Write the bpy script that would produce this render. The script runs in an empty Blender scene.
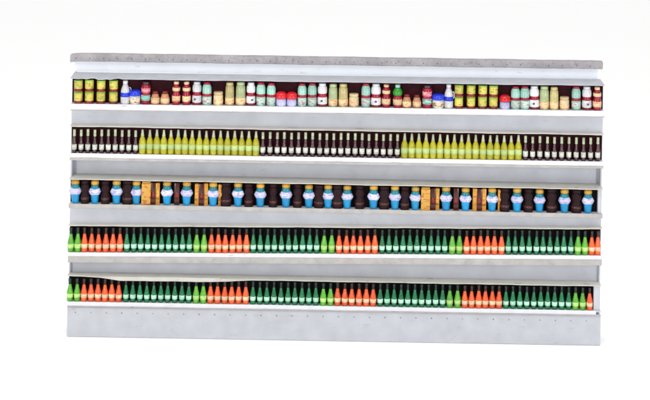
import bpy, bmesh, math, random
from mathutils import Vector, Matrix
random.seed(11)
S = 0.01                      # one unit of the layout below is a centimetre
sc = bpy.context.scene
col = sc.collection
PI = math.pi

# ------------------------------------------------------------------ materials
def srgb(r, g, b):
    f = lambda c: (c/255/12.92) if c <= 10 else ((c/255+0.055)/1.055)**2.4
    return (f(r), f(g), f(b), 1)

def mat(name, rgb, rough=0.45, vary=0.10, noise=40.0, bump=0.0, spec=0.5, objvar=0.14, coat=0.0, glass=0.0):
    m = bpy.data.materials.new(name); m.use_nodes = True
    nt = m.node_tree; N = nt.nodes; L = nt.links
    b = N['Principled BSDF']
    b.inputs['Roughness'].default_value = rough
    b.inputs['Specular IOR Level'].default_value = spec
    b.inputs['Coat Weight'].default_value = coat
    b.inputs['Coat Roughness'].default_value = 0.06
    b.inputs['Transmission Weight'].default_value = glass
    c = srgb(*rgb)
    tc = N.new('ShaderNodeTexCoord'); nz = N.new('ShaderNodeTexNoise')
    nz.inputs['Scale'].default_value = noise; nz.inputs['Detail'].default_value = 6
    L.new(tc.outputs['Object'], nz.inputs['Vector'])
    oi = N.new('ShaderNodeObjectInfo')
    mr = N.new('ShaderNodeMapRange'); mr.inputs[1].default_value = 0.3; mr.inputs[2].default_value = 0.7
    mr.inputs[3].default_value = 1-vary; mr.inputs[4].default_value = 1+vary
    L.new(nz.outputs['Fac'], mr.inputs[0])
    mo = N.new('ShaderNodeMapRange'); mo.inputs[3].default_value = 1-objvar; mo.inputs[4].default_value = 1+objvar
    L.new(oi.outputs['Random'], mo.inputs[0])
    mu = N.new('ShaderNodeMath'); mu.operation = 'MULTIPLY'
    L.new(mr.outputs[0], mu.inputs[0]); L.new(mo.outputs[0], mu.inputs[1])
    vm = N.new('ShaderNodeVectorMath'); vm.operation = 'SCALE'; vm.inputs[0].default_value = c[:3]
    L.new(mu.outputs[0], vm.inputs['Scale'])
    L.new(vm.outputs[0], b.inputs['Base Color'])
    if bump:
        bp = N.new('ShaderNodeBump'); bp.inputs['Strength'].default_value = bump; bp.inputs['Distance'].default_value = 0.01
        n2 = N.new('ShaderNodeTexNoise'); n2.inputs['Scale'].default_value = noise*2.5; n2.inputs['Detail'].default_value = 4
        L.new(tc.outputs['Object'], n2.inputs['Vector'])
        L.new(n2.outputs['Fac'], bp.inputs['Height']); L.new(bp.outputs[0], b.inputs['Normal'])
    return m

def printed(name, paper, ink, scale=60.0, amount=0.5, rough=0.4):
    """paper label with blotches of printing in a second colour"""
    m = mat(name, paper, rough, 0.06, 30)
    nt = m.node_tree; N = nt.nodes; L = nt.links; b = N['Principled BSDF']
    src = b.inputs['Base Color'].links[0].from_socket
    tc = N.new('ShaderNodeTexCoord'); mp = N.new('ShaderNodeMapping')
    mp.inputs['Scale'].default_value = (0.7, 0.7, 1.6)
    oi = N.new('ShaderNodeObjectInfo'); ad = N.new('ShaderNodeVectorMath'); ad.operation = 'ADD'
    nz = N.new('ShaderNodeTexNoise'); nz.inputs['Scale'].default_value = scale; nz.inputs['Detail'].default_value = 2
    L.new(tc.outputs['Object'], mp.inputs['Vector']); L.new(mp.outputs[0], ad.inputs[0])
    L.new(oi.outputs['Random'], ad.inputs[1]); L.new(ad.outputs[0], nz.inputs['Vector'])
    rp = N.new('ShaderNodeMapRange'); rp.inputs[1].default_value = 0.54; rp.inputs[2].default_value = 0.60; rp.inputs[4].default_value = amount
    L.new(nz.outputs['Fac'], rp.inputs[0])
    mx = N.new('ShaderNodeMix'); mx.data_type = 'RGBA'
    L.new(rp.outputs[0], mx.inputs[0]); L.new(src, mx.inputs[6]); mx.inputs[7].default_value = srgb(*ink)
    L.new(mx.outputs[2], b.inputs['Base Color'])
    return m

M = {}
M['panel']   = mat('painted_panel',  (186,188,195), 0.55, 0.07, 5, 0.10, 0.4, 0.01)
M['header']  = mat('header_board',   (226,230,237), 0.55, 0.03, 4, 0.08, 0.4, 0.0)
M['rail']    = mat('rail_grey',      (154,150,153), 0.6, 0.16, 7, 0.35, 0.3, 0.0)
M['deck']    = mat('deck_grey',      (178,180,187), 0.6, 0.09, 9, 0.25, 0.3, 0.0)
M['cream']   = mat('cream_card',     (198,196,188), 0.7, 0.06, 8, 0.30, 0.2, 0.0)
M['greyedge']= mat('beige_edge',     (174,170,167), 0.6, 0.12, 10, 0.30, 0.3, 0.0)
M['white']   = mat('white_lip',      (214,214,220), 0.35, 0.05, 12, 0.10, 0.5, 0.0)
M['black']   = mat('gap_shade_black',     (13,10,11), 0.8, 0.3, 12, 0, 0.15, 0.0)  # near-black colour standing in for shade between the goods
M['maroon']  = mat('gap_shade_maroon',    (44,9,18), 0.8, 0.4, 12, 0, 0.15, 0.0)  # shaded gaps of the upper shelves, painted dark maroon
M['ground']  = mat('white_sweep',    (250,250,250), 0.8, 0.0, 2, 0, 0.1, 0.0)
# goods
G = lambda n, rgb, **k: M.__setitem__(n, mat(n, rgb, k.pop('rough', 0.22), k.pop('vary', 0.2), k.pop('noise', 22), **k))
G('orange', (224,84,26), coat=.6); G('green', (0,134,80), glass=.4, coat=.6); G('lime', (100,190,46), glass=.3, coat=.6); G('capblack', (16,14,14)); G('capbrown', (40,18,14))
G('darkgreen', (8,34,26))
G('maroonglass', (62,9,22), glass=.3, coat=.6); G('palecap', (168,178,148)); G('mustard', (168,162,22), coat=.3); G('amber', (196,160,20))
G('cyan', (20,144,200)); G('teal', (30,122,134)); G('gold', (190,144,52)); G('ochre', (196,134,44)); G('brown', (70,24,12)); G('darkjar', (32,6,11), rough=.5, spec=.2)
G('limelid', (150,186,70)); G('redbrown', (112,26,28))
G('whitepl', (206,206,210)); G('blue', (24,52,196)); G('crimson', (150,22,48)); G('cream', (206,184,140))
M['cream_pl'] = M['cream']; M['cream'] = mat('cream_strip', (198,196,188), 0.7, 0.06, 8, 0.30, 0.2, 0.0)
G('mint', (146,190,176)); G('beige', (178,164,112)); G('beigegreen', (160,172,128)); G('red', (206,30,40)); G('lavender', (180,180,218)); G('leaf', (40,130,40)); G('tan', (186,132,98))
M['lab_mint']  = printed('label_mint', (184,230,206), (70,170,120), 55, 0.45)
M['lab_cream'] = printed('label_cream', (226,200,164), (236,120,70), 55, 0.55)
M['lab_lime']  = printed('label_lime', (184,220,130), (110,190,60), 55, 0.5)
M['lab_white'] = printed('label_white', (206,210,198), (130,110,120), 50, 0.5)
M['lab_pale']  = printed('label_pale', (180,196,120), (160,190,150), 45, 0.6)
M['lab_lav']   = printed('label_lavender', (206,202,232), (130,130,206), 35, 0.7)
M['lab_pink']  = printed('label_pink', (206,110,126), (240,210,200), 40, 0.5)
M['lab_beige'] = printed('label_beige', (228,196,150), (196,84,50), 40, 0.6)
M['lab_teal']  = printed('label_teal', (110,170,160), (240,240,230), 40, 0.6)
M['lab_brown'] = printed('label_brown', (226,196,160), (80,50,40), 40, 0.8)
M['lab_mintred'] = printed('label_mint_red', (176,204,192), (176,40,70), 40, 0.7)
M['lab_ochre'] = printed('label_ochre', (212,158,62), (160,70,24), 30, 0.7)
M['yellowcan'] = printed('yellow_can', (200,186,84), (128,140,40), 30, .8, .3)
M['dot']       = mat('dark_dot', (92,80,92), 0.5)
M['perf'] = None

def wear(m, dark, scale, lo, hi, amount, stretch=(1,1,1)):
    nt = m.node_tree; N = nt.nodes; L = nt.links; b = N['Principled BSDF']
    src = b.inputs['Base Color'].links[0].from_socket
    tc = N.new('ShaderNodeTexCoord'); mp = N.new('ShaderNodeMapping'); mp.inputs['Scale'].default_value = stretch
    nz = N.new('ShaderNodeTexNoise'); nz.inputs['Scale'].default_value = scale; nz.inputs['Detail'].default_value = 8; nz.inputs['Roughness'].default_value = .7
    L.new(tc.outputs['Object'], mp.inputs['Vector']); L.new(mp.outputs[0], nz.inputs['Vector'])
    rp = N.new('ShaderNodeMapRange'); rp.inputs[1].default_value = lo; rp.inputs[2].default_value = hi; rp.inputs[4].default_value = amount
    L.new(nz.outputs['Fac'], rp.inputs[0])
    mx = N.new('ShaderNodeMix'); mx.data_type = 'RGBA'
    L.new(rp.outputs[0], mx.inputs[0]); L.new(src, mx.inputs[6]); mx.inputs[7].default_value = srgb(*dark)
    L.new(mx.outputs[2], b.inputs['Base Color'])
for n_ in ('panel', 'deck', 'header'):
    wear(M[n_], (128,126,128), 14, .60, .76, .5, (.5,1,1.6))
wear(M['white'], (140,132,130), 9, .60, .70, .55, (.4,1,2.5))
wear(M['greyedge'], (110,102,98), 16, .58, .70, .6, (.6,1,1))
wear(M['cream'], (130,124,104), 12, .58, .70, .6, (.6,1,1))
wear(M['rail'], (104,98,104), 22, .54, .66, .7)

# ------------------------------------------------------------------ helpers
def obj(name, bm, m, parent=None, smooth=True):
    me = bpy.data.meshes.new(name)
    bmesh.ops.recalc_face_normals(bm, faces=bm.faces[:])
    bm.to_mesh(me); bm.free()
    me.materials.append(m)
    for p in me.polygons: p.use_smooth = smooth
    o = bpy.data.objects.new(name, me); col.objects.link(o)
    if parent: o.parent = parent
    return o

def lathe(profile, seg=18, flat=1.0):
    """profile: (radius, height) pairs in cm, closed at both ends; flat squeezes the depth"""
    bm = bmesh.new(); rings = []
    for r, z in profile:
        rings.append([bm.verts.new((r*S*math.cos(2*PI*i/seg), r*S*flat*math.sin(2*PI*i/seg), z*S)) for i in range(seg)])
    for a, b in zip(rings, rings[1:]):
        for i in range(seg):
            j = (i+1) % seg
            bm.faces.new((a[i], a[j], b[j], b[i]))
    bm.faces.new(rings[0][::-1]); bm.faces.new(rings[-1])
    return bm

def rbox(x0, x1, y0, y1, z0, z1, bev=0.3, seg=2, cuts=0):
    bm = bmesh.new()
    bmesh.ops.create_cube(bm, size=1)
    for v in bm.verts:
        v.co = Vector(((x0+x1)/2+v.co.x*(x1-x0), (y0+y1)/2+v.co.y*(y1-y0), (z0+z1)/2+v.co.z*(z1-z0)))*S
    if cuts:
        n = int((x1-x0)/cuts)
        for k in range(1, n):
            x = (x0+(x1-x0)*k/n)*S
            bmesh.ops.bisect_plane(bm, geom=bm.verts[:]+bm.edges[:]+bm.faces[:], plane_co=(x,0,0), plane_no=(1,0,0))
    if bev:
        es = [e for e in bm.edges if len(e.link_faces) == 2 and e.calc_face_angle(0) > 0.5]
        bmesh.ops.bevel(bm, geom=es, offset=bev*S, segments=seg, affect='EDGES', profile=0.5)
    return bm

def shear(bm, t, fn=None):
    for v in bm.verts:
        v.co.z -= v.co.x*math.tan(math.radians(t))
        if fn: fn(v)
    return bm

def thing(name, label, cat, group=None):
    o = bpy.data.objects.new(name, None); col.objects.link(o)
    o.empty_display_size = 0.03
    o['label'] = label; o['category'] = cat
    if group: o['group'] = group
    return o

def dup(root):
    r = root.copy(); col.objects.link(r)
    for ch in list(root.children):
        c = ch.copy(); col.objects.link(c); c.parent = r
    return r

# ------------------------------------------------------------------ shelf layout (cm, seen front on)
XL, XR = -256.3, 278.0
#        goods bottom, goods top, tilt, ledge depth, lip height, edge under lip, liner
ROWS = [ dict(zb= 92.3, zt=117.5, t=-.20, d=26, lip=5.2, edge=1.0, gap_shade='maroon', lipm='white', ledge='deck', drop=0),
         dict(zb= 42.2, zt= 69.0, t=-.05, d= 9, lip=3.8, edge=2.6, gap_shade='maroon', lipm='white', ledge='cream', drop=0),
         dict(zb= -9.2, zt= 15.2, t= .14, d=19, lip=0.0, edge=4.2, gap_shade='black', lipm='white', ledge='cream', drop=0),
         dict(zb=-54.4, zt=-28.0, t=-.62, d= 8, lip=3.4, edge=6.2, gap_shade='black', lipm='white', ledge='cream', drop=0),
         dict(zb=-106.5, zt=-82.0, t=.03, d=14, lip=3.4, edge=1.4, gap_shade='black', lipm='white', ledge='cream', drop=1) ]
ZF = -141.5

unit = thing('grocery_shelf', 'long white and grey grocery shelving unit with five filled shelves', 'shelving')
unit.location = (0, 0, ZF*S)
def up(name, bm, m, parent=unit, smooth=False):
    o = obj(name, bm, m, parent, smooth)
    if parent is unit: o.matrix_parent_inverse = unit.matrix_basis.inverted()
    return o

def wob(amp, freq, ph):
    def fn(v):
        x = v.co.x/S
        v.co.z += S*amp*(math.sin(x*freq+ph)+0.6*math.sin(x*freq*2.7+ph*2)+0.4*math.sin(x*freq*6.1+ph*3))*0.5
    return fn

def smooth01(a, b, x):
    t = max(0, min(1, (x-a)/(b-a))); return t*t*(3-2*t)

shelves = []
for k, r in enumerate(ROWS):
    t = r['t']
    x1 = XR - (6 if k == 4 else 0) - (2 if k in (2,) else 0)
    floor = up('shelf', shear(rbox(XL+.4, XR-.4, 1.0, max(r['d'], 12), r['zb']-1.6, r['zb'], 0.15, 1), t), M['panel'])
    shelves.append(floor)
    zl = r['zb'] + 0.6
    if r['lip']:
        up('shelf_lip', shear(rbox(XL, XR-(5 if k == 4 else 0), -.6, .9, zl-.6-r['lip'], zl, 0.55, 3, 12), t, wob(.1, .05, k)), M[r['lipm']], floor, True)
    ze = zl-.6-r['lip']-.05 if r['lip'] else zl
    up('shelf_edge', shear(rbox(XL+.2, XR-.2, 0.0 if r['lip'] else -.4, .95, ze-r['edge'], ze, 0.25, 2, 14), t, wob(.1, .07, k+2)), M['greyedge'], floor, True)
    up('gap_shade_card', shear(rbox(XL+.6, XR-.6-(6 if k == 4 else 0), 8.6, 9.0, r['zb']+.02, r['zt']+.02, 0), t), M[r['gap_shade']], floor)  # card added behind the goods; its dark colour paints the shelf's interior shade
    # ledge lying over the goods
    def lfn(v, k=k, r=r):
        x = v.co.x/S; y = v.co.y/S
        f = 1-smooth01(3.5, max(r['d'], 10)*.8, y)
        fl = 1-smooth01(.5, 2.3, y)
        v.co.z += S*f*0.2*(math.sin(x*.06+k)+.7*math.sin(x*.17+2*k)+.5*math.sin(x*.41))*.6
        if r['drop']:
            px = x+325
            v.co.z -= S*fl*2.6*smooth01(98, 125, px)*(1-smooth01(200, 262, px))
            v.co.z += S*f*0.9*(1-smooth01(80, 104, px))
        if k == 0:
            px = x+325
            v.co.z += S*f*0.6*(math.sin(px*.5)+math.sin(px*.23))*smooth01(72, 80, px)*(1-smooth01(112, 124, px))
    yb = r['d']
    bm = rbox(XL+.1 if k else XL-.4, XR-.1-(0 if k != 4 else .3), .5, yb, r['zt']+.1, r['zt']+1.0, 0, 1, 4)
    # one extra cut lengthwise so the front edge can droop on its own
    bmesh.ops.bisect_plane(bm, geom=bm.verts[:]+bm.edges[:]+bm.faces[:], plane_co=(0, 2.3*S, 0), plane_no=(0,1,0))
    es = [e for e in bm.edges if len(e.link_faces) == 2 and e.calc_face_angle(0) > 0.5]
    bmesh.ops.bevel(bm, geom=es, offset=.2*S, segments=2, affect='EDGES')
    ledge = up('ledge', shear(bm, t, lfn), M[r['ledge']], floor)

up('back_panel', rbox(XL+1.5, XR-1.5, 28.2, 28.9, ZF+.5, 117, 0), M['panel'])
for k, w_ in ((2, 4.6), (4, 7.2)):
    r = ROWS[k]
    up('filler_panel', shear(rbox(XR-w_, XR-1.5, 2.6, 8.4, r['zb']+.02, r['zt']+.02, .15), r['t']), M['panel'])
# riser panels between one shelf's edge and the next ledge below it
for k in range(1, 5):
    a, r = ROWS[k-1], ROWS[k]
    bm = rbox(XL+.5, XR-.5, r['d']+.1, r['d']+1.6, r['zt']+.4, a['zb']-1.7, 0)
    for v in bm.verts:
        tt = a['t'] if v.co.z/S > (r['zt']+a['zb'])/2 else r['t']
        v.co.z -= v.co.x*math.tan(math.radians(tt))
    up('riser_panel', bm, M['panel'])
for x0, x1 in ((XL, XL+1.4), (XR-1.4, XR)):
    up('end_panel', rbox(x0, x1, 9.2, 29.8, ZF+.4, 117.4, 0.2), M['panel'])
# header board and its cap rail
up('header_board', shear(rbox(-257, 275, 26.2, 29, 118.9, 129.6, .2), -.1), M['header'])
def rfn(v):
    x = v.co.x/S
    v.co.z += S*.12*(math.sin(x*.08)+.6*math.sin(x*.31))
    e = 1-smooth01(-262, -252, x); v.co.z -= S*e*1.2
up('cap_rail', shear(rbox(-261, 279.6, 22.5, 29.6, 129.6, 137.3, 1.0, 3, 5), -.1, rfn), M['rail'], unit, True)

rail = [o for o in unit.children if o.name.startswith('cap_rail')][0]
rb = bmesh.new()
bmesh.ops.create_uvsphere(rb, u_segments=8, v_segments=6, radius=.55*S)
rv0 = None
for i in range(38):
    x = -255+i*14.1
    if rv0 is None: rv = rv0 = obj('rivet', rb, M['dot'], rail)
    else:
        rv = rv0.copy(); col.objects.link(rv)
    rv.location = (x*S, 22.5*S, (132.9+x*math.tan(math.radians(.1)))*S)
# base with its row of punched holes
mb = mat('base_panel', (184,186,192), 0.6, 0.07, 6, 0.25, 0.3, 0.0)
wear(mb, (140,140,146), 10, .58, .74, .5, (.5,1,1.4))
nt = mb.node_tree; N = nt.nodes; L = nt.links; b = N['Principled BSDF']
src = b.inputs['Base Color'].links[0].from_socket
tc = N.new('ShaderNodeTexCoord'); sp = N.new('ShaderNodeSeparateXYZ'); L.new(tc.outputs['Object'], sp.inputs[0])
def math_n(op, a, bb):
    n = N.new('ShaderNodeMath'); n.operation = op
    for i, q in enumerate((a, bb)):
        if isinstance(q, (int, float)): n.inputs[i].default_value = q
        else: L.new(q, n.inputs[i])
    return n.outputs[0]
fx = math_n('SUBTRACT', math_n('PINGPONG', sp.outputs['X'], .0775), 0.0)
fz = math_n('SUBTRACT', sp.outputs['Z'], -1.17)
dd = math_n('ADD', math_n('MULTIPLY', fx, fx), math_n('MULTIPLY', fz, fz))
hole = math_n('LESS_THAN', dd, 0.008**2)
nz = N.new('ShaderNodeTexNoise'); nz.inputs['Scale'].default_value = 3.0; L.new(tc.outputs['Object'], nz.inputs['Vector'])
hole = math_n('MULTIPLY', hole, math_n('MULTIPLY', nz.outputs['Fac'], 1.0))
mx = N.new('ShaderNodeMix'); mx.data_type = 'RGBA'; L.new(hole, mx.inputs[0]); L.new(src, mx.inputs[6]); mx.inputs[7].default_value = srgb(70,72,90)
L.new(mx.outputs[2], b.inputs['Base Color'])
up('base_panel', rbox(XL+.2, XR-.2, 1.4, 29.6, ZF, -110.8-.9, .5, 2), mb)

# ------------------------------------------------------------------ goods
ORD = ['leftmost','second','third','fourth','fifth','sixth','seventh','eighth','ninth','tenth','eleventh','twelfth','thirteenth',
       'fourteenth','fifteenth','sixteenth','seventeenth','eighteenth','nineteenth','twentieth','twenty-first','twenty-second','twenty-third','twenty-fourth','twenty-fifth']
BLK = ['first','second','third','fourth','fifth','sixth']
def X(px, row):
    return (px-325)*1.0026 + (-1.75, -0.95, 0.0, .7, 1.6)[row]
used = set()
def put(proto, px, row, label, group=None, y=4.3, dz=0.0, turn=None):
    """first use moves the prototype itself, later ones copy it with its parts"""
    o = proto if proto.name not in used else dup(proto)
    used.add(o.name)
    x = X(px, row)+random.uniform(-.12, .12); t = ROWS[row]['t']
    z = ROWS[row]['zb'] - x*math.tan(math.radians(t)) + .03 + dz
    o.location = (x*S, (y+random.uniform(-.25, .25))*S, z*S)
    o.rotation_euler = (0, math.radians(t+random.uniform(-.5, .5)*(dz == 0)), random.uniform(0, 6.28) if turn is None else turn)
    s = random.uniform(.965, 1.005)
    o.scale = (s, s, s)
    o['label'] = label
    if group: o['group'] = group
    return o
def proto(name, cat, parts):
    t = thing(name, '', cat)
    for pn, bm, m in parts: obj(pn, bm, M[m], t)
    return t

# --- slim cone shouldered bottles of the two lower shelves
def cone_bottle(body, cap, lab, h=24.6, r=3.25):
    k = h/24.6
    return proto('bottle', 'bottle', [
        ('body', lathe([(r*.8,0),(r*.97,.35),(r,.9),(r,9.6*k),(r*.93,11*k),(r*.68,14*k),(r*.50,17*k),(r*.42,18.6*k),(r*.40,21.2*k)]), body),
        ('label', lathe([(r*1.0,4.0*k),(r*1.035,4.05*k),(r*1.035,8.2*k),(r*1.0,8.25*k)]), lab),
        ('cap', lathe([(r*.5,18.3*k),(r*.52,18.5*k),(r*.47,20.6*k),(r*.47,20.8*k),(r*.54,21*k),(r*.54,h-.5),(r*.42,h-.1),(r*.2,h)]), cap)])
P = {('orange',3): cone_bottle('orange','capbrown','lab_cream'), ('green',3): cone_bottle('green','darkgreen','lab_mint',r=2.8), ('lime',3): cone_bottle('lime','darkgreen','lab_lime')}
for key, a in (('orange',('orange','capbrown','lab_cream')), ('green',('green','darkgreen','lab_mint')), ('lime',('lime','darkgreen','lab_lime'))):
    P[(key,4)] = cone_bottle(*a, h=23.0, r=2.8 if key == 'green' else 3.2)
R4 = [('lime',67.5,81.2,2),('orange',81.2,123.6,6),('green',123.6,193,10),('lime',193,208,2),('orange',208,250,6),('green',250,320.2,10),('lime',320.2,335.5,2),
      ('orange',335.5,378.5,6),('green',378.5,448.5,10),('lime',448.5,463,2),('orange',463,505,6),('green',505,574.3,10),('lime',574.3,588.5,2),('orange',588.5,601,2)]
R5 = [('lime',66.5,80.6,2),('orange',80.6,122.3,6),('green',122.3,192.3,10),('lime',192.3,207,2),('orange',207,249.3,6),('green',249.3,319.5,10),('lime',319.5,334,2),
      ('orange',334,376.8,6),('green',376.8,446,10),('lime',446,461.5,2),('orange',461.5,502.5,6),('green',502.5,572,10),('lime',572,586.5,2),('orange',586.5,593,1)]
word = {'orange':'orange','green':'dark green','lime':'lime green'}
for row, RR, sname in ((3, R4, 'fourth'), (4, R5, 'bottom')):
    cnt = {}
    for c, a, b_, n in RR:
        bi = cnt.get(c, 0); cnt[c] = bi+1
        for i in range(n):
            if n == 1: lab = 'single orange bottle with cream label at the right end of the bottom shelf'
            elif n == 2: lab = f'{"left" if i == 0 else "right"} {word[c]} bottle of the {BLK[bi]} {word[c]} pair, {sname} shelf'
            else: lab = f'{ORD[i]} {word[c]} bottle in the {BLK[bi]} {word[c]} block of the {sname} shelf'
            put(P[(c,row)], a+(b_-a)*(i+.5)/n, row, lab, f'{word[c]} bottles on the {sname} shelf')

# --- second shelf: dark sauce bottles and yellow mustard bottles
pd = proto('bottle', 'bottle', [
    ('body', lathe([(2.0,0),(2.45,.4),(2.5,1.2),(2.45,10.5),(1.9,12.5),(1.65,15),(1.3,17.5),(1.2,21)]), 'maroonglass'),
    ('label', lathe([(2.45,3.6),(2.58,3.65),(2.58,9.0),(2.45,9.05)]), 'lab_white'),
    ('neck_foil', lathe([(1.3,17.2),(1.5,17.4),(1.38,20.5),(1.3,20.6)]), 'palecap'),
    ('cap', lathe([(1.25,20.6),(1.42,20.8),(1.42,23.6),(1.2,24.0),(.8,24.1)]), 'palecap')])
py = proto('bottle', 'bottle', [
    ('body', lathe([(2.9,0),(3.4,.4),(3.5,1.2),(3.5,12),(3.2,14),(2.3,16.2),(1.7,17.6),(1.6,18)]), 'mustard'),
    ('label', lathe([(3.45,5.2),(3.6,5.25),(3.6,10.4),(3.45,10.45)]), 'lab_pale'),
    ('cap', lathe([(1.7,18),(1.8,18.3),(1.25,21.5),(1.1,24.3),(.7,24.7)]), 'palecap')])
runs = [('d',71,139,10,'left'),('y',139,259.5,17,'left'),('d',259.5,401,20,'middle'),('y',401,522,17,'right'),('d',522,601.5,11,'right')]
for c, a, b_, n, side in runs:
    for i in range(n):
        nm = 'dark red bottle with white label' if c == 'd' else 'yellow mustard bottle'
        blk = 'dark' if c == 'd' else 'yellow'
        lab = f'{ORD[i]} {nm} in the {side} {blk} run of the second shelf'
        put(pd if c == 'd' else py, a+(b_-a)*(i+.5)/n, 1, lab, 'dark red bottles on the second shelf' if c == 'd' else 'yellow mustard bottles on the second shelf')

# --- third shelf: blue and white tubs, dark jars, gold cartons
pt = proto('tub', 'tub', [
    ('body', lathe([(3.2,0),(3.7,.3),(3.9,1.0),(4.8,8),(5.0,9.5),(4.9,15),(4.5,17.5),(4.0,19)], 24, .72), 'cyan'),
    ('label', lathe([(4.9,8.8),(5.6,9.3),(6.8,11.4),(7.2,12.2),(6.8,13.1),(5.6,15.2),(4.9,15.8)], 24, .62), 'lab_lav'),
    ('shoulder', lathe([(4.8,15.8),(4.95,16.2),(4.5,18.4),(3.9,19.3)], 24, .72), 'teal'),
    ('lid', lathe([(3.9,19.3),(4.6,19.6),(4.7,21.4),(4.4,22.6),(3.2,23.4),(1.4,23.7)], 24, .72), 'gold')])
pj = proto('jar', 'jar', [
    ('body', lathe([(4.9,0),(5.6,.5),(5.8,3),(5.5,9),(4.4,11.2),(4.4,12),(5.2,14),(5.3,18),(4.6,20.4)], 20, .8), 'darkjar'),
    ('label', lathe([(5.65,4.6),(5.85,4.65),(5.78,7.0),(5.55,7.05)], 20, .8), 'brown'),
    ('lid', lathe([(4.6,20.4),(5.1,20.7),(5.1,23.2),(4.5,23.8)], 20, .8), 'darkjar')])
pg = proto('carton', 'carton', [
    ('body', rbox(-4.6,4.6,-2.2,2.2,0,21.5,.35), 'lab_ochre'),
    ('flap', rbox(-4.2,4.2,-1.0,1.0,21.5,23.2,.3), 'gold')])
pn = proto('carton', 'carton', [
    ('body', rbox(-2.1,2.1,-2.2,2.2,0,22,.3), 'ochre'),
    ('label', rbox(-1.7,1.7,-2.32,-2.22,5,15,.0), 'lab_ochre')])
pb = proto('carton', 'carton', [
    ('body', rbox(-2.6,2.6,-2.0,2.0,0,22.4,.3), 'brown'),
    ('label', rbox(-2.0,2.0,-2.12,-2.02,6,13,.0), 'redbrown')])
tubs = [75.2,94.7,116.3,136.2,167,186.5,213,237.8,260.3,286,308.8,328,347,373.5,395,415.2,446,465.5,492,517,539.6,564.5,588]
for i, p in enumerate(tubs):
    put(pt, p, 2, f'{ORD[i]} blue tub with white band and gold lid on the third shelf', 'blue and white tubs on the third shelf', y=4.9, turn=random.uniform(-.15,.15)).scale.x *= .9
for i, p in ((0,85),(1,105.6),(2,127.3),(6,226),(7,249),(8,273),(9,297.5),(10,318.5),(11,337.5),(12,360),(13,384.5),(14,405),(18,504.5),(19,528),(20,552),(21,576)):
    put(pj, p, 2, f'dark brown jar between the {BLK[0] if i == 0 else ORD[i]} and {ORD[i+1]} blue tubs, third shelf', 'dark jars between the blue tubs', y=5.2)
put(pg, 146, 2, 'wide gold carton right of the fourth blue tub on the third shelf', y=3.6, turn=.03)
put(pb, 153.2, 2, 'narrow brown carton between two gold cartons left of the fifth blue tub', y=5, turn=0)
put(pn, 157.6, 2, 'narrow gold carton touching the left side of the fifth blue tub', y=6.0, turn=0)
put(pb, 176.8, 2, 'narrow brown carton between the fifth and sixth blue tubs', y=5.6, turn=0)
put(pn, 196.6, 2, 'narrow gold carton touching the right side of the sixth blue tub', y=5.6, turn=.05)
put(pb, 201.6, 2, 'narrow brown carton between two gold cartons left of the seventh blue tub', y=5, turn=0)
put(pn, 205.8, 2, 'narrow gold carton touching the left side of the seventh blue tub', y=6, turn=0)
put(pn, 220.4, 2, 'narrow gold carton touching the right side of the seventh blue tub', y=6, turn=-.05)
put(pg, 425.5, 2, 'wide gold carton right of the sixteenth blue tub on the third shelf', y=3.6, turn=-.02)
put(pb, 433, 2, 'narrow brown carton between two gold cartons left of the seventeenth blue tub', y=5, turn=0)
put(pn, 437.3, 2, 'narrow gold carton touching the left side of the seventeenth blue tub', y=6, turn=0)
put(pb, 456, 2, 'narrow brown carton between the seventeenth and eighteenth blue tubs', y=5.6, turn=0)
put(pn, 474.6, 2, 'narrow gold carton touching the right side of the eighteenth blue tub', y=5.8, turn=0)
put(pb, 479.4, 2, 'narrow brown carton between two gold cartons left of the nineteenth blue tub', y=5, turn=0)
put(pn, 484, 2, 'narrow gold carton touching the left side of the nineteenth blue tub', y=6, turn=0)
put(pn, 500, 2, 'narrow gold carton touching the right side of the nineteenth blue tub', y=6, turn=.04)

# --- top shelf: a mixed row
pcan = proto('can', 'can', [
    ('body', lathe([(4.2,0),(4.4,.2),(4.4,10.2),(4.2,10.6)]), 'yellowcan'),
    ('label', lathe([(4.38,.5),(4.5,.55),(4.5,3.3),(4.38,3.35)]), 'redbrown'),
    ('lid', lathe([(4.3,10.6),(4.55,10.7),(4.5,11.5),(4.1,11.7)]), 'limelid')])
pjug = proto('jug', 'jug', [
    ('body', lathe([(3.6,0),(4.1,.4),(4.2,2),(4.2,12),(3.7,15),(2.6,18.5),(1.9,20.6)]), 'whitepl'),
    ('label', lathe([(4.15,7.6),(4.32,7.65),(4.32,12.0),(4.15,12.05)]), 'blue'),
    ('cap', lathe([(2.0,20.6),(2.3,20.8),(2.2,23.4),(1.9,23.8)]), 'whitepl')])
# jug handle
hb = bmesh.new()
pts = [(3.3,16.2),(4.3,16.4),(5.0,15.0),(5.0,11.5),(4.2,9.6),(3.6,9.4)]
ring = []
for i, (x, z) in enumerate(pts):
    a = pts[max(i-1,0)]; c = pts[min(i+1,len(pts)-1)]
    d = Vector((c[0]-a[0], 0, c[1]-a[1])).normalized(); n = Vector((-d.z, 0, d.x))
    ring.append([hb.verts.new((Vector((x,0,z))+n*.5*math.cos(q*PI/3)+Vector((0,1,0))*.5*math.sin(q*PI/3))*S) for q in range(6)])
for a, c in zip(ring, ring[1:]):
    for q in range(6): hb.faces.new((a[q], a[(q+1)%6], c[(q+1)%6], c[q]))
hb.faces.new(ring[0]); hb.faces.new(ring[-1])
obj('handle', hb, M['whitepl'], pjug)
ptub = proto('tub', 'tub', [
    ('body', lathe([(4.4,0),(4.8,.4),(5.0,2),(5.2,8.8)]), 'whitepl'),
    ('label', lathe([(4.95,2.0),(5.15,2.05),(5.25,6.2),(5.1,6.25)]), 'lab_brown'),
    ('lid', lathe([(5.3,8.8),(5.6,9.0),(5.6,12.2),(4.6,13.6),(2.5,14.2)]), 'blue')])
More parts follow.
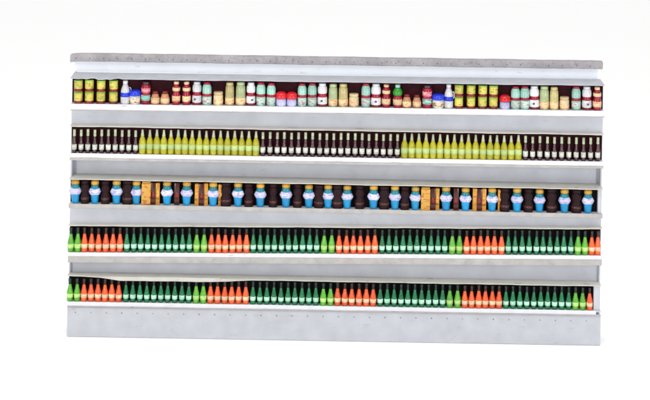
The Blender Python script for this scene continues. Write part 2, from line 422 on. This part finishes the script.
pcrim = proto('jar', 'jar', [
    ('body', lathe([(3.7,0),(4.2,.5),(4.2,19),(3.4,20.6)]), 'crimson'),
    ('label', lathe([(4.15,4.2),(4.32,4.25),(4.32,9.6),(4.15,9.65)]), 'lab_teal'),
    ('band', lathe([(4.15,12.5),(4.32,12.55),(4.32,17),(4.15,17.05)]), 'lab_pink'),
    ('lid', lathe([(3.5,20.6),(3.9,20.8),(3.9,23),(3.4,23.4)]), 'maroonglass')])
pshort = proto('jar', 'jar', [
    ('body', lathe([(3.4,0),(3.9,.4),(4.0,2),(3.6,7),(2.8,10),(2.3,11)]), 'tan'),
    ('label', lathe([(3.95,1.6),(4.14,1.65),(3.86,6.6),(3.7,6.65)]), 'lab_beige'),
    ('lid', lathe([(2.3,11),(2.7,11.1),(2.6,13),(2.0,13.5)]), 'redbrown')])
pcd = proto('bottle', 'bottle', [
    ('body', lathe([(3.4,0),(3.8,.5),(3.9,3),(3.9,10),(3.1,12.3),(3.6,15),(3.5,18),(2.2,21)]), 'crimson'),
    ('label', lathe([(3.85,3.6),(4.02,3.65),(4.02,9.2),(3.85,9.25)]), 'lab_beige'),
    ('band', lathe([(3.35,14.2),(3.78,14.6),(3.74,17.4),(3.45,17.9)]), 'cream_pl'),
    ('cap', lathe([(2.2,21),(2.5,21.2),(2.4,23.4),(2,23.7)]), 'lab_beige')])
pwh = proto('bottle', 'bottle', [
    ('body', lathe([(3.9,0),(4.3,.5),(4.4,3.2),(4.5,7),(4.1,10.3),(3.5,11.6),(3.9,13),(4.3,16),(4.1,19.5),(3.0,21.6)]), 'whitepl'),
    ('waist_band', lathe([(4.1,10.0),(4.25,10.2),(3.65,11.7),(4.15,13.6),(4.0,13.7)]), 'crimson'),
    ('foot_band', lathe([(4.2,.6),(4.45,.7),(4.5,3.0),(4.35,3.1)]), 'redbrown'),
    ('cap', lathe([(3.0,21.6),(3.3,21.8),(3.1,23.3),(2.6,23.7)]), 'whitepl')])
dm = lathe([(.0001,-.25),(1.1,-.2),(1.1,.1),(.6,.25)], 14)
bmesh.ops.rotate(dm, verts=dm.verts[:], matrix=Matrix.Rotation(PI/2, 3, 'X'))
bmesh.ops.translate(dm, verts=dm.verts[:], vec=(0, -4.45*S, 6.6*S))
obj('emblem', dm, M['dot'], pwh)
pmint = proto('bottle', 'bottle', [
    ('body', lathe([(3.6,0),(4.0,.5),(4.1,3),(4.1,18),(3.4,20.6),(2.7,21.6)]), 'mint'),
    ('label', lathe([(4.05,1.6),(4.2,1.65),(4.2,8.4),(4.05,8.45)]), 'lab_mintred'),
    ('waist_band', lathe([(4.05,9.4),(4.24,9.45),(4.24,12.2),(4.05,12.25)]), 'crimson'),
    ('cap', lathe([(2.7,21.6),(3.1,21.8),(3.0,23.4),(2.5,23.7)]), 'crimson')])
pcream = proto('jar', 'jar', [
    ('body', lathe([(3.9,0),(4.3,.4),(4.4,2),(4.4,9),(3.9,10.6)]), 'cream_pl'),
    ('label', lathe([(4.35,1.4),(4.52,1.45),(4.52,5.4),(4.35,5.45)]), 'lab_beige'),
    ('lid', lathe([(3.9,10.6),(4.2,10.8),(4.2,12.8),(3.7,13.3)]), 'cream_pl')])
def beige_bottle(c):
    return proto('bottle', 'bottle', [
        ('body', lathe([(3.8,0),(4.2,.5),(4.3,3),(4.2,14),(4.0,18.5),(3.3,20.6)]), c),
        ('label', lathe([(4.25,1.6),(4.42,1.65),(4.36,8.0),(4.2,8.05)]), 'lab_beige'),
        ('cap', lathe([(3.3,20.6),(3.6,20.8),(3.4,22.8),(2.7,23.4)]), c)])
pbe, pbg = beige_bottle('beige'), beige_bottle('beigegreen')
pred = proto('jar', 'jar', [
    ('body', lathe([(4.0,0),(4.4,.4),(4.5,2),(4.3,7.8)]), 'lavender'),
    ('lid', lathe([(4.5,7.8),(5.0,8.1),(5.1,10),(4.6,12.4),(3.2,13.9),(1.6,14.4)]), 'red')])
pleaf = proto('bottle', 'bottle', [
    ('body', lathe([(3.4,0),(3.8,.5),(3.9,3),(3.9,10),(3.2,12)]), 'crimson'),
    ('label', lathe([(3.85,3.2),(4.02,3.25),(4.02,8.6),(3.85,8.65)]), 'cream_pl'),
    ('shoulder', lathe([(3.3,12),(4.2,13.5),(4.2,16),(3.0,18.6),(2.0,20)]), 'leaf'),
    ('cap', lathe([(2,20),(2.3,20.2),(2.2,22.6),(1.8,23)]), 'mint')])

for side, xs in (('left', (78.4,89.2,101,113.4)), ('right', (459,471,482.6,493.4))):
    for i, p in enumerate(xs):
        w = ('leftmost','second','third','rightmost')[i]
        put(pcan, p, 0, f'lower yellow can of the {w} stack in the {side} group, top shelf', 'stacked yellow cans on the top shelf')
        put(pcan, p, 0, f'upper yellow can of the {w} stack in the {side} group, top shelf', 'stacked yellow cans on the top shelf', dz=12.0)
TOP = [
 (pjug,125,'white jug with blue label just right of the left yellow can stacks'),
 (ptub,134.8,'white tub with blue lid beside the left white jug, top shelf'),
 (pcrim,145.6,'crimson jar just right of the left white tub with blue lid'),
 (pshort,155.2,'short tan jar directly right of the left crimson jar, top shelf'),
 (pshort,165,'short tan jar just left of the crimson bottle pair, top shelf'),
 (pcd,176,'left crimson bottle of the cream labelled pair, left half of top shelf'),
 (pcd,186.3,'right crimson bottle of the cream labelled pair, left half of top shelf'),
 (pwh,196.8,'white bottle with crimson waist beside the crimson pair, left half of top shelf'),
 (pmint,207,'mint bottle just left of the leftmost short cream jar, top shelf'),
 (pcream,218.4,'leftmost short cream jar on the top shelf'),
 (pbe,229.6,'tall beige bottle just right of the leftmost short cream jar'),
 (pbg,240.6,'tall beige green bottle just left of a white bottle, left half of top shelf'),
 (pwh,250.8,'white bottle between a beige green bottle and a mint bottle, top shelf'),
 (pmint,261,'mint bottle second to the left of the red lidded jar pair'),
 (pmint,271.2,'mint bottle touching the left side of the red lidded jar pair'),
 (pred,281.2,'left red lidded lavender jar of the pair mid top shelf'),
 (pred,291.6,'right red lidded lavender jar of the pair mid top shelf'),
 (pmint,302,'mint bottle touching the right side of the red lidded jar pair'),
 (pmint,312.2,'mint bottle second to the right of the red lidded jar pair'),
 (pwh,322.4,'white bottle with crimson waist left of the two middle beige bottles'),
 (pbg,333,'tall beige green bottle right of a white bottle, mid top shelf'),
 (pbe,343.4,'tall beige bottle just left of the middle short cream jar'),
 (pcream,354,'middle short cream jar on the top shelf'),
 (pmint,366,'mint bottle just right of the middle short cream jar'),
 (pwh,376,'white bottle with crimson waist left of the crimson and green bottles'),
 (pcd,386.2,'crimson bottle with cream labels left of the green shouldered bottle'),
 (pleaf,397.6,'crimson bottle with green shoulder, the only one on the top shelf'),
 (pshort,407,'short tan jar directly right of the green shouldered bottle'),
 (pshort,417,'short tan jar left of the right crimson jar, top shelf'),
 (pcrim,427.2,'crimson jar just left of the right white tub with blue lid'),
 (ptub,438.2,'white tub with blue lid left of the right white jug, top shelf'),
 (pjug,448.8,'white jug with blue label just left of the right yellow can stacks'),
 (pred,505,'single red lidded lavender jar right of the right yellow can stacks'),
 (pmint,515.4,'mint bottle touching the right side of the single red lidded jar'),
 (pmint,525,'mint bottle second to the right of the single red lidded jar'),
 (pwh,534.6,'white bottle with crimson waist left of the two right beige bottles'),
 (pbg,544.4,'tall beige green bottle right of a white bottle, right end of top shelf'),
 (pbe,554.2,'tall beige bottle just left of the rightmost short cream jar'),
 (pcream,564.6,'rightmost short cream jar on the top shelf'),
 (pmint,576.4,'mint bottle just right of the rightmost short cream jar'),
 (pwh,587,'rightmost white bottle with crimson waist on the top shelf'),
 (pcd,597.3,'crimson bottle with cream labels at the right end of the top shelf')]
GR = {pjug:'white jugs on the top shelf', ptub:'blue lidded tubs on the top shelf', pcrim:'crimson jars on the top shelf', pshort:'short tan jars on the top shelf',
      pcd:'crimson bottles on the top shelf', pwh:'white bottles on the top shelf', pmint:'mint bottles on the top shelf', pcream:'short cream jars on the top shelf',
      pbe:'beige bottles on the top shelf', pbg:'beige green bottles on the top shelf', pred:'red lidded jars on the top shelf'}
for p, px, lab in TOP:
    o = put(p, px, 0, lab, GR.get(p), y=5.4, turn=random.uniform(-.35, .35)); q = random.uniform(1.08, 1.17); o.scale.x *= q; o.scale.y *= q

# ------------------------------------------------------------------ setting
bm = bmesh.new(); bmesh.ops.create_grid(bm, x_segments=2, y_segments=2, size=80)
g = obj('ground', bm, M['ground'], None, False); g.location.z = ZF*S-.002; g['kind'] = 'structure'

w = bpy.data.worlds.new('World'); sc.world = w; w.use_nodes = True
nt = w.node_tree; bg = nt.nodes['Background']; bg.inputs[1].default_value = 1.0
tc = nt.nodes.new('ShaderNodeTexCoord'); sx = nt.nodes.new('ShaderNodeSeparateXYZ'); nt.links.new(tc.outputs['Generated'], sx.inputs[0])
wr = nt.nodes.new('ShaderNodeValToRGB')          # invented surround: white behind the shelf, dimmed behind the camera for contrast
wm = nt.nodes.new('ShaderNodeMapRange'); wm.inputs[1].default_value = -1; wm.inputs[2].default_value = 1
nt.links.new(sx.outputs['Y'], wm.inputs[0]); nt.links.new(wm.outputs[0], wr.inputs[0])
wr.color_ramp.elements[0].position = .30; wr.color_ramp.elements[0].color = (.26,.27,.29,1)
wr.color_ramp.elements[1].position = .62; wr.color_ramp.elements[1].color = (.985,.985,.985,1)
wz = nt.nodes.new('ShaderNodeMapRange'); wz.inputs[1].default_value = .35; wz.inputs[2].default_value = .8   # brighter overhead zone, added to light the floor softly
nt.links.new(sx.outputs['Z'], wz.inputs[0])
wmx = nt.nodes.new('ShaderNodeMix'); wmx.data_type = 'RGBA'; wmx.inputs[7].default_value = (1.16,1.16,1.15,1)
nt.links.new(wz.outputs[0], wmx.inputs[0]); nt.links.new(wr.outputs[0], wmx.inputs[6])
nt.links.new(wmx.outputs[2], bg.inputs[0])

def area(name, loc, target, size, energy, c=(1,1,1)):
    l = bpy.data.lights.new(name, 'AREA'); l.shape = 'RECTANGLE'; l.size, l.size_y = size; l.energy = energy; l.color = c
    o = bpy.data.objects.new(name, l); col.objects.link(o); o.location = loc
    o.rotation_euler = (Vector(target)-Vector(loc)).to_track_quat('-Z', 'Y').to_euler()
    return o
area('overhead_softbox', (-1,-8.0,12), (0,0,-.6), (9,5), 620, (1,.985,.96))
area('strip_softbox', (5.5,-9,2.0), (0,0,0), (.8,4.5), 300, (.97,.98,1))
area('strip_softbox', (-5.5,-9,2.0), (0,0,0), (.8,4.5), 300, (1,.99,.97))

# ------------------------------------------------------------------ camera: a view camera, back kept upright, lens shifted down
D, H, th = 16.0, 5.0, math.radians(.97)
cd = bpy.data.cameras.new('camera'); cam = bpy.data.objects.new('camera', cd); col.objects.link(cam)
rt = Vector((math.cos(th), 0, math.sin(th))); upv = Vector((-math.sin(th), 0, math.cos(th))); bk = Vector((0,-1,0))
cam.matrix_world = Matrix.Translation((0,-D,H)) @ Matrix((rt, upv, bk)).transposed().to_4x4()
cd.sensor_width = 36; cd.lens = 36*D/6.5
cd.shift_x = -H*math.sin(th)/6.5; cd.shift_y = -H*math.cos(th)/6.5
cd.clip_end = 500
sc.camera = cam
sc.view_settings.view_transform = 'Standard'; sc.view_settings.look = 'None'
sc.render.filter_size = 2.0
sc.view_settings.exposure = 0; sc.view_settings.gamma = 1
